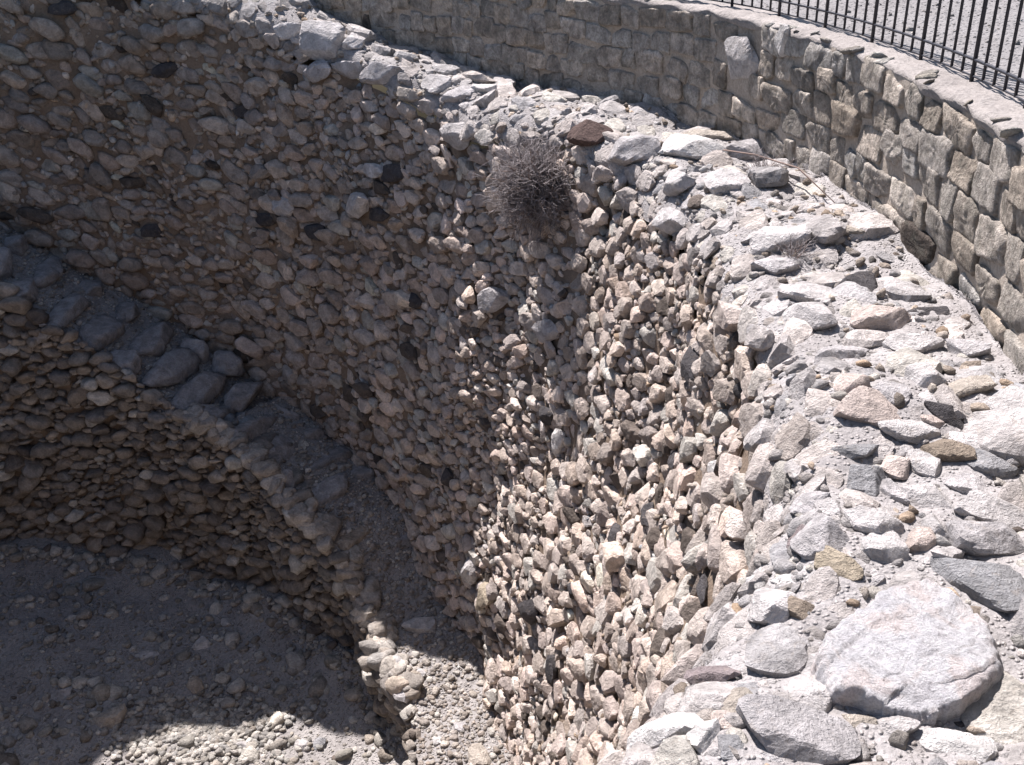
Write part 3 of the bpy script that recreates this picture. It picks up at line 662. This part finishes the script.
n = 13000; th = g.uniform(-12, 140, n); b = g.uniform(.04, .97, n); Pp = ramp_fn(th, b); R = np.clip(.008*np.exp(np.abs(g.normal(0, .7, n))), .007, .04); Pp[:, 2] += R*.2
pebbles('gravel', 'gravel and chips lying on the stair landing', Pp, R, 220, M_STONE, [(.4, .36, .33), (.46, .42, .38), (.33, .29, .26)], level=2)
n = 26000; th = g.uniform(-45, 60, n); t = g.uniform(.25, 1.6, n); Pp = wall_surf(th, t); r = np.hypot(Pp[:, 0]-CX, Pp[:, 1]-CY)
k = (r < r_ret(th)-.02); Pp = Pp[k]; R = np.clip(.0055*np.exp(np.abs(g.normal(0, .7, len(Pp)))), .004, .035); Pp[:, 2] += .0+R*.2-.02+g.uniform(0, .03, len(Pp))
pebbles('gravel', 'fine rubble and chips between the stones of the wall top', Pp, R, 230, M_STONE, [(.46, .435, .43), (.41, .39, .385), (.36, .34, .335)], level=2)
for i, r in enumerate(LOOSE):
    o = table_rock(r, 'stone', M_STONE, 3, 700+i, .55); o.location.z += 0
    tag(o, r[12], 'stone', 'loose stones on the pit floor and landing')

# ------------------------------------------------------------------ RETAINING WALL AND UPPER GROUND
ret = tag(empty('retaining_wall', (CX, CY, -2.15)), 'curved mortared stone retaining wall with a worn coping, below the black fence', 'stone wall')
to_parent(grid_mesh('mortar', np.arange(-60, 303, .3), np.linspace(-2.3, Z_TOP-.015, 50),
    lambda a, b: ret_surf(a, b)+np.stack([0*a, 0*a, z_rise(a)], -1), M_MORTAR), ret)
def blocks(th0, th1, seed, level, nm):
    g = np.random.default_rng(seed); S, T, R, A = [], [], [], []
    z = -2.12; row = 0
    hs = [.19, .18, .2, .18, .17]
    sm = math.radians(th0)*8.5
    for h in hs:
        s = sm+g.uniform(0, .2)
        while s < math.radians(th1)*8.5:
            w = g.uniform(.2, .37)
            if g.uniform() < .12: w *= .55
            S.append(s+w/2); T.append(z+h/2+g.normal(0, .016)+.025*math.sin(s*1.3)); R.append((w/2, h/2*g.uniform(.85, 1.12))); s += w+.012
        z += h
    S, T, R = map(np.array, (S, T, R))
    th = np.degrees(S/8.5)
    P, U, V, Nn = frame(ret_surf, th, T)
    bad = np.zeros(len(P), bool)
    for r in RETS: bad |= ((P-np.array(r[:3]))**2).sum(1) < (max(r[9], r[10])+.02)**2
    P, U, V, Nn, R, S = P[~bad], U[~bad], V[~bad], Nn[~bad], R[~bad], S[~bad]
    n = len(P); T = T[~bad]; pn, pd = planes(S, T, np.sqrt(R[:, 0]*R[:, 1]), 1.1, 9, .007)
    P = P+Nn*g.normal(-.0165, .006, n)[:, None]
    U, V, Nn = tilt(U, V, Nn, .05, seed+1)
    Vt, F, m = rocks(P, U, V, Nn, np.stack([R[:, 0]*.99, R[:, 1]*.97, np.full(n, .04)], 1), None, None, 5, 26., .036, 6, .94, 1.35, seed+2, .6)
    c = tints(n, [(.50, .45, .40), (.55, .50, .455), (.44, .40, .36), (.53, .475, .42)], seed+3, .13, .025, .08, .02, (.52, .50, .48))
    to_parent(mesh_obj(nm, Vt, F, M_BLOCK, np.repeat(c, m, 0)), ret)
blocks(-45, 62, 51, 4, 'masonry')
for i, r in enumerate(RETS):
    o = table_rock(r, 'pale_block', M_STONE, 4, 800+i, .42, .05); o['label'] = 'large pale block in the retaining wall'
    to_parent(o, ret)
def cop_fn(a, b):
    q = np.radians(a); r = r_ret(a)-.022+.010*np.sin(a*1.1)+.007*np.sin(a*2.7+1)+b
    z = Z_TOP+.02+.014*wob(a*1.1, b*9, 2.)-.03*np.clip((.06-b)/.06, 0, 1)**2*(1+.5*np.sin(a*1.9))
    z = np.where(b < .001, Z_TOP-.06, z); r = np.where(b < .001, r+.03, r)
    z = np.where(b > .34, z-.05*np.clip((b-.34)/.03, 0, 1), z)
    return np.stack([CX+r*np.cos(q), CY+r*np.sin(q), z+z_rise(a)], -1)
to_parent(grid_mesh('coping', np.arange(-60, 303, .2), np.concatenate([[0], np.linspace(.002, .38, 30)]), cop_fn, M_COPING), ret)
g = np.random.default_rng(8)
n = 40; th = g.uniform(-30, 60, n); b = np.abs(g.normal(.02, .03, n)); P = cop_fn(th, b+.002); R = g.uniform(.015, .05, n); 
U = np.stack([np.cos(th), np.sin(th), 0*th], 1); V = np.stack([-np.sin(th), np.cos(th), 0*th], 1)
U, V, Nn = tilt(U, V, np.tile([0, 0, 1.], (n, 1)), .3, 9)
Vt, F, m = rocks(P, U, V, Nn, np.stack([R*1.4, R, R*.4], 1), None, None, 3, 24, .03, 8, .6, 1., 10)
c = tints(n, [(.46, .43, .40), (.40, .37, .33)], 12, .15, .03, .12, 0., (.6, .58, .55)); to_parent(mesh_obj('coping_chips', Vt, F, M_BLOCK, np.repeat(c, m, 0)), ret)

def ground_fn(a, b):
    q = np.radians(a); r = r_ret(a)+.33+b; x = CX+r*np.cos(q); y = CY+r*np.sin(q)
    z = Z_TOP+.004+.02*wob(x*.6, y*.6, 2.)*np.clip(b/2, 0, 1)+z_rise(a)*np.clip((60-b)/50, 0, 1)
    return np.stack([x, y, z], -1)
tag(grid_mesh('ground', np.arange(-60, 303, 1.5), np.concatenate([np.arange(0, 6, .12), np.geomspace(6, 400, 40)]), ground_fn, M_UPPER), 'grey gravel ground beyond the fence', None, None, 'structure')
n = 5000; th = g.uniform(-30, 60, n); b = g.uniform(.05, 7, n)**1.; Pp = ground_fn(th, b); R = np.clip(.005*np.exp(np.abs(g.normal(0, .6, n))), .004, .03); Pp[:, 2] += R*.2
pebbles('gravel', 'loose gravel on the ground beyond the fence', Pp, R, 240, M_STONE, [(.32, .305, .295), (.29, .275, .27), (.38, .365, .355)])

# ------------------------------------------------------------------ FENCE
def tube(bm, pts, r, seg=6, cap=True):
    pts = [Vector(p) for p in pts]; rings = []
    for i, p in enumerate(pts):
        d = (pts[min(i+1, len(pts)-1)]-pts[max(i-1, 0)]).normalized()
        u = d.orthogonal().normalized() if i == 0 else (u-d*(u@d)).normalized()
        v = d.cross(u); rr = r[i] if hasattr(r, '__len__') else r
        rings.append([bm.verts.new(p+(u*math.cos(2*math.pi*k/seg)+v*math.sin(2*math.pi*k/seg))*rr) for k in range(seg)])
    for a, b in zip(rings[:-1], rings[1:]):
        for k in range(seg): bm.faces.new((a[k], a[(k+1) % seg], b[(k+1) % seg], b[k]))
    if cap: bm.faces.new(rings[0][::-1]); bm.faces.new(rings[-1])
def bm_obj(name, bm, mat, parent=None, smooth=True, origin=None):
    me = bpy.data.meshes.new(name)
    if origin is not None: bmesh.ops.translate(bm, verts=bm.verts, vec=-Vector(origin))
    bm.to_mesh(me); bm.free(); me.materials.append(mat)
    me.polygons.foreach_set('use_smooth', np.full(len(me.polygons), smooth, bool))
    o = bpy.data.objects.new(name, me); COL.objects.link(o)
    if origin is not None: o.location = origin
    if parent: to_parent(o, parent)
    return o
def f_pos(th, z, dr=0.):
    r = float(r_ret(th))+.2+.0*th+dr; q = math.radians(th); return (CX+r*math.cos(q), CY+r*math.sin(q), z)
fence = tag(empty('fence', f_pos(0, Z_TOP)), 'black iron railing of upright bars with a low rail along the retaining wall coping', 'fence')
zg = Z_TOP+.045
ths = np.arange(-34, 40, .25)
for z, r_ in ((zg+.085, .0095), (zg+1.0, .012)):
    bm = bmesh.new(); tube(bm, [f_pos(t_, z) for t_ in ths], r_, 6); bm_obj('rail', bm, M_IRON, fence)
bm = bmesh.new(); tube(bm, [f_pos(t_, zg+.004, .0) for t_ in ths], .006, 5); bm_obj('base_strip', bm, M_IRON, fence)
th = -34.; k = 0
step = math.degrees(.124/8.75)
proto = {}
while th < 39.9:
    post = k % 5 == 0
    key = 'post' if post else 'bar'
    if key not in proto:
        bm = bmesh.new(); tube(bm, [(0, 0, -.05 if post else .0), (0, 0, 1.06 if post else 1.0)], .012 if post else .0085, 8)
        proto[key] = bm_obj(key, bm, M_IRON); o = proto[key]
    else:
        o = proto[key].copy(); COL.objects.link(o)
    if len([1 for c_ in fence.children]) < 97 or True:
        o.location = Vector(f_pos(th, zg)); to_parent(o, fence)
    th += step; k += 1

# ------------------------------------------------------------------ DRY PLANTS
def shrub(base, nrm, rad, n, seed, name, label, cat, thick=.0022):
    g = np.random.default_rng(seed); bm = bmesh.new(); bmd = bmesh.new(); base = Vector(base); nrm = Vector(nrm).normalized()
    for i in range(n):
        d = Vector(g.normal(size=3)); d.normalize(); d = (d*.95+nrm*.75+Vector((0, 0, .12))).normalized()
        L = rad*g.uniform(.5, 1.02)*(1+.34*math.sin(d.x*5+1.)*math.cos(d.z*4+.5)+.12*math.sin(d.y*9)); p = base+Vector(g.normal(size=3))*rad*.06; pts = [p]; dd = d.copy()
        for s in range(4):
            dd = (dd+Vector(g.normal(size=3))*.22+Vector((0, 0, .03))).normalized(); p = p+dd*L/4; pts.append(p)
            if s >= 1:
                for _ in range(3):
                    e = (dd+Vector(g.normal(size=3))*.75).normalized(); l2 = L*g.uniform(.12, .3)
                    m2 = p+e*l2*.5; e2 = (e+Vector(g.normal(size=3))*.35).normalized()
                    tube(bm, [p, m2, m2+e2*l2*.5], [thick*.7, thick*.6, thick*.35], 3, False)
        tube(bmd if i % 2 else bm, pts, [thick*1.6, thick*1.4, thick*1.2, thick, thick*.6], 3, False)
    root = tag(empty(name, base), label, cat)
    bm_obj('twigs', bm, M_TWIG, root); bm_obj('stems', bmd, M_TWIGDK, root)
    return root
shrub((.35, 8.6, -2.67), (-.85, -.75, .25), .41, 1350, 3, 'dry_shrub', 'round grey dried thorn shrub growing out of the shaded pit wall below the lip', 'shrub', .0034)
def dead_weed(th, t, rad, n, seed, label):
    P, U, V, Nn = frame(wall_surf, np.array([th]), np.array([t])); return shrub(P[0], Nn[0]*2+np.array([0, 0, .4]), rad, n, seed, 'dead_weed', label, 'weed', .0016)
def stalk(pts, label, mat=M_TWIGDK, r=.006):
    bm = bmesh.new(); tube(bm, pts, [r]*(len(pts)-1)+[r*.5], 5); return tag(bm_obj('dead_stalk', bm, mat, None, True, pts[0]), label, 'stalk')
dead_weed(8, .9, .2, 60, 4, 'sparse dry weed on the wall top near the far retaining wall')
dead_weed(-2, .55, .15, 50, 5, 'tuft of dry twigs at the lip among the cream stones')
stalk([(1.62,7.3,-2.0),(1.75,6.9,-1.93),(1.95,6.5,-1.92),(2.05,6.0,-2.0)], 'bent brown dead stalk leaning towards the retaining wall foot')

# ------------------------------------------------------------------ LIGHT, SKY, CAMERA
SUN_AZ = np.array([-.445, .895]); SUN_EL = math.radians(SUN_E)
sd = Vector((SUN_AZ[0]*math.cos(SUN_EL), SUN_AZ[1]*math.cos(SUN_EL), math.sin(SUN_EL))).normalized()
L = bpy.data.lights.new('sun', 'SUN'); L.energy = 5.0; L.angle = math.radians(.53); L.color = (1, .945, .94)
lo = bpy.data.objects.new('sun', L); COL.objects.link(lo); lo.rotation_euler = (-sd).to_track_quat('-Z', 'Y').to_euler()
w = bpy.data.worlds.new('World'); scene.world = w; w.use_nodes = True; nt = w.node_tree
bg = nt.nodes['Background']; sk = nt.nodes.new('ShaderNodeTexSky'); sk.sky_type = 'NISHITA'; sk.sun_disc = False
sk.sun_elevation = SUN_EL; sk.sun_rotation = math.atan2(sd.x, sd.y); sk.altitude = 200; sk.dust_density = 1.2
nt.links.new(sk.outputs[0], bg.inputs[0]); bg.inputs[1].default_value = SKY
cam = bpy.data.cameras.new('camera'); cam.sensor_width = 36; cam.lens = 1000/1024*36; cam.clip_end = 2000; cam.clip_start = .05
co_ = bpy.data.objects.new('camera', cam); COL.objects.link(co_)
p, r = math.radians(28), math.radians(2)
Fv = Vector((0, math.cos(p), -math.sin(p))); Rv = Vector((1, 0, 0)); Uv = Rv.cross(Fv)
R2 = Rv*math.cos(r)-Uv*math.sin(r); U2 = Rv*math.sin(r)+Uv*math.cos(r)
co_.matrix_world = Matrix(((R2.x, U2.x, -Fv.x, 0), (R2.y, U2.y, -Fv.y, 0), (R2.z, U2.z, -Fv.z, 0), (0, 0, 0, 1)))
scene.camera = co_
scene.view_settings.view_transform = 'Standard'; scene.view_settings.look = 'None'; scene.view_settings.gamma = 1
scene.view_settings.exposure = EXPO
scene.cycles.max_bounces = 6; scene.cycles.diffuse_bounces = 4
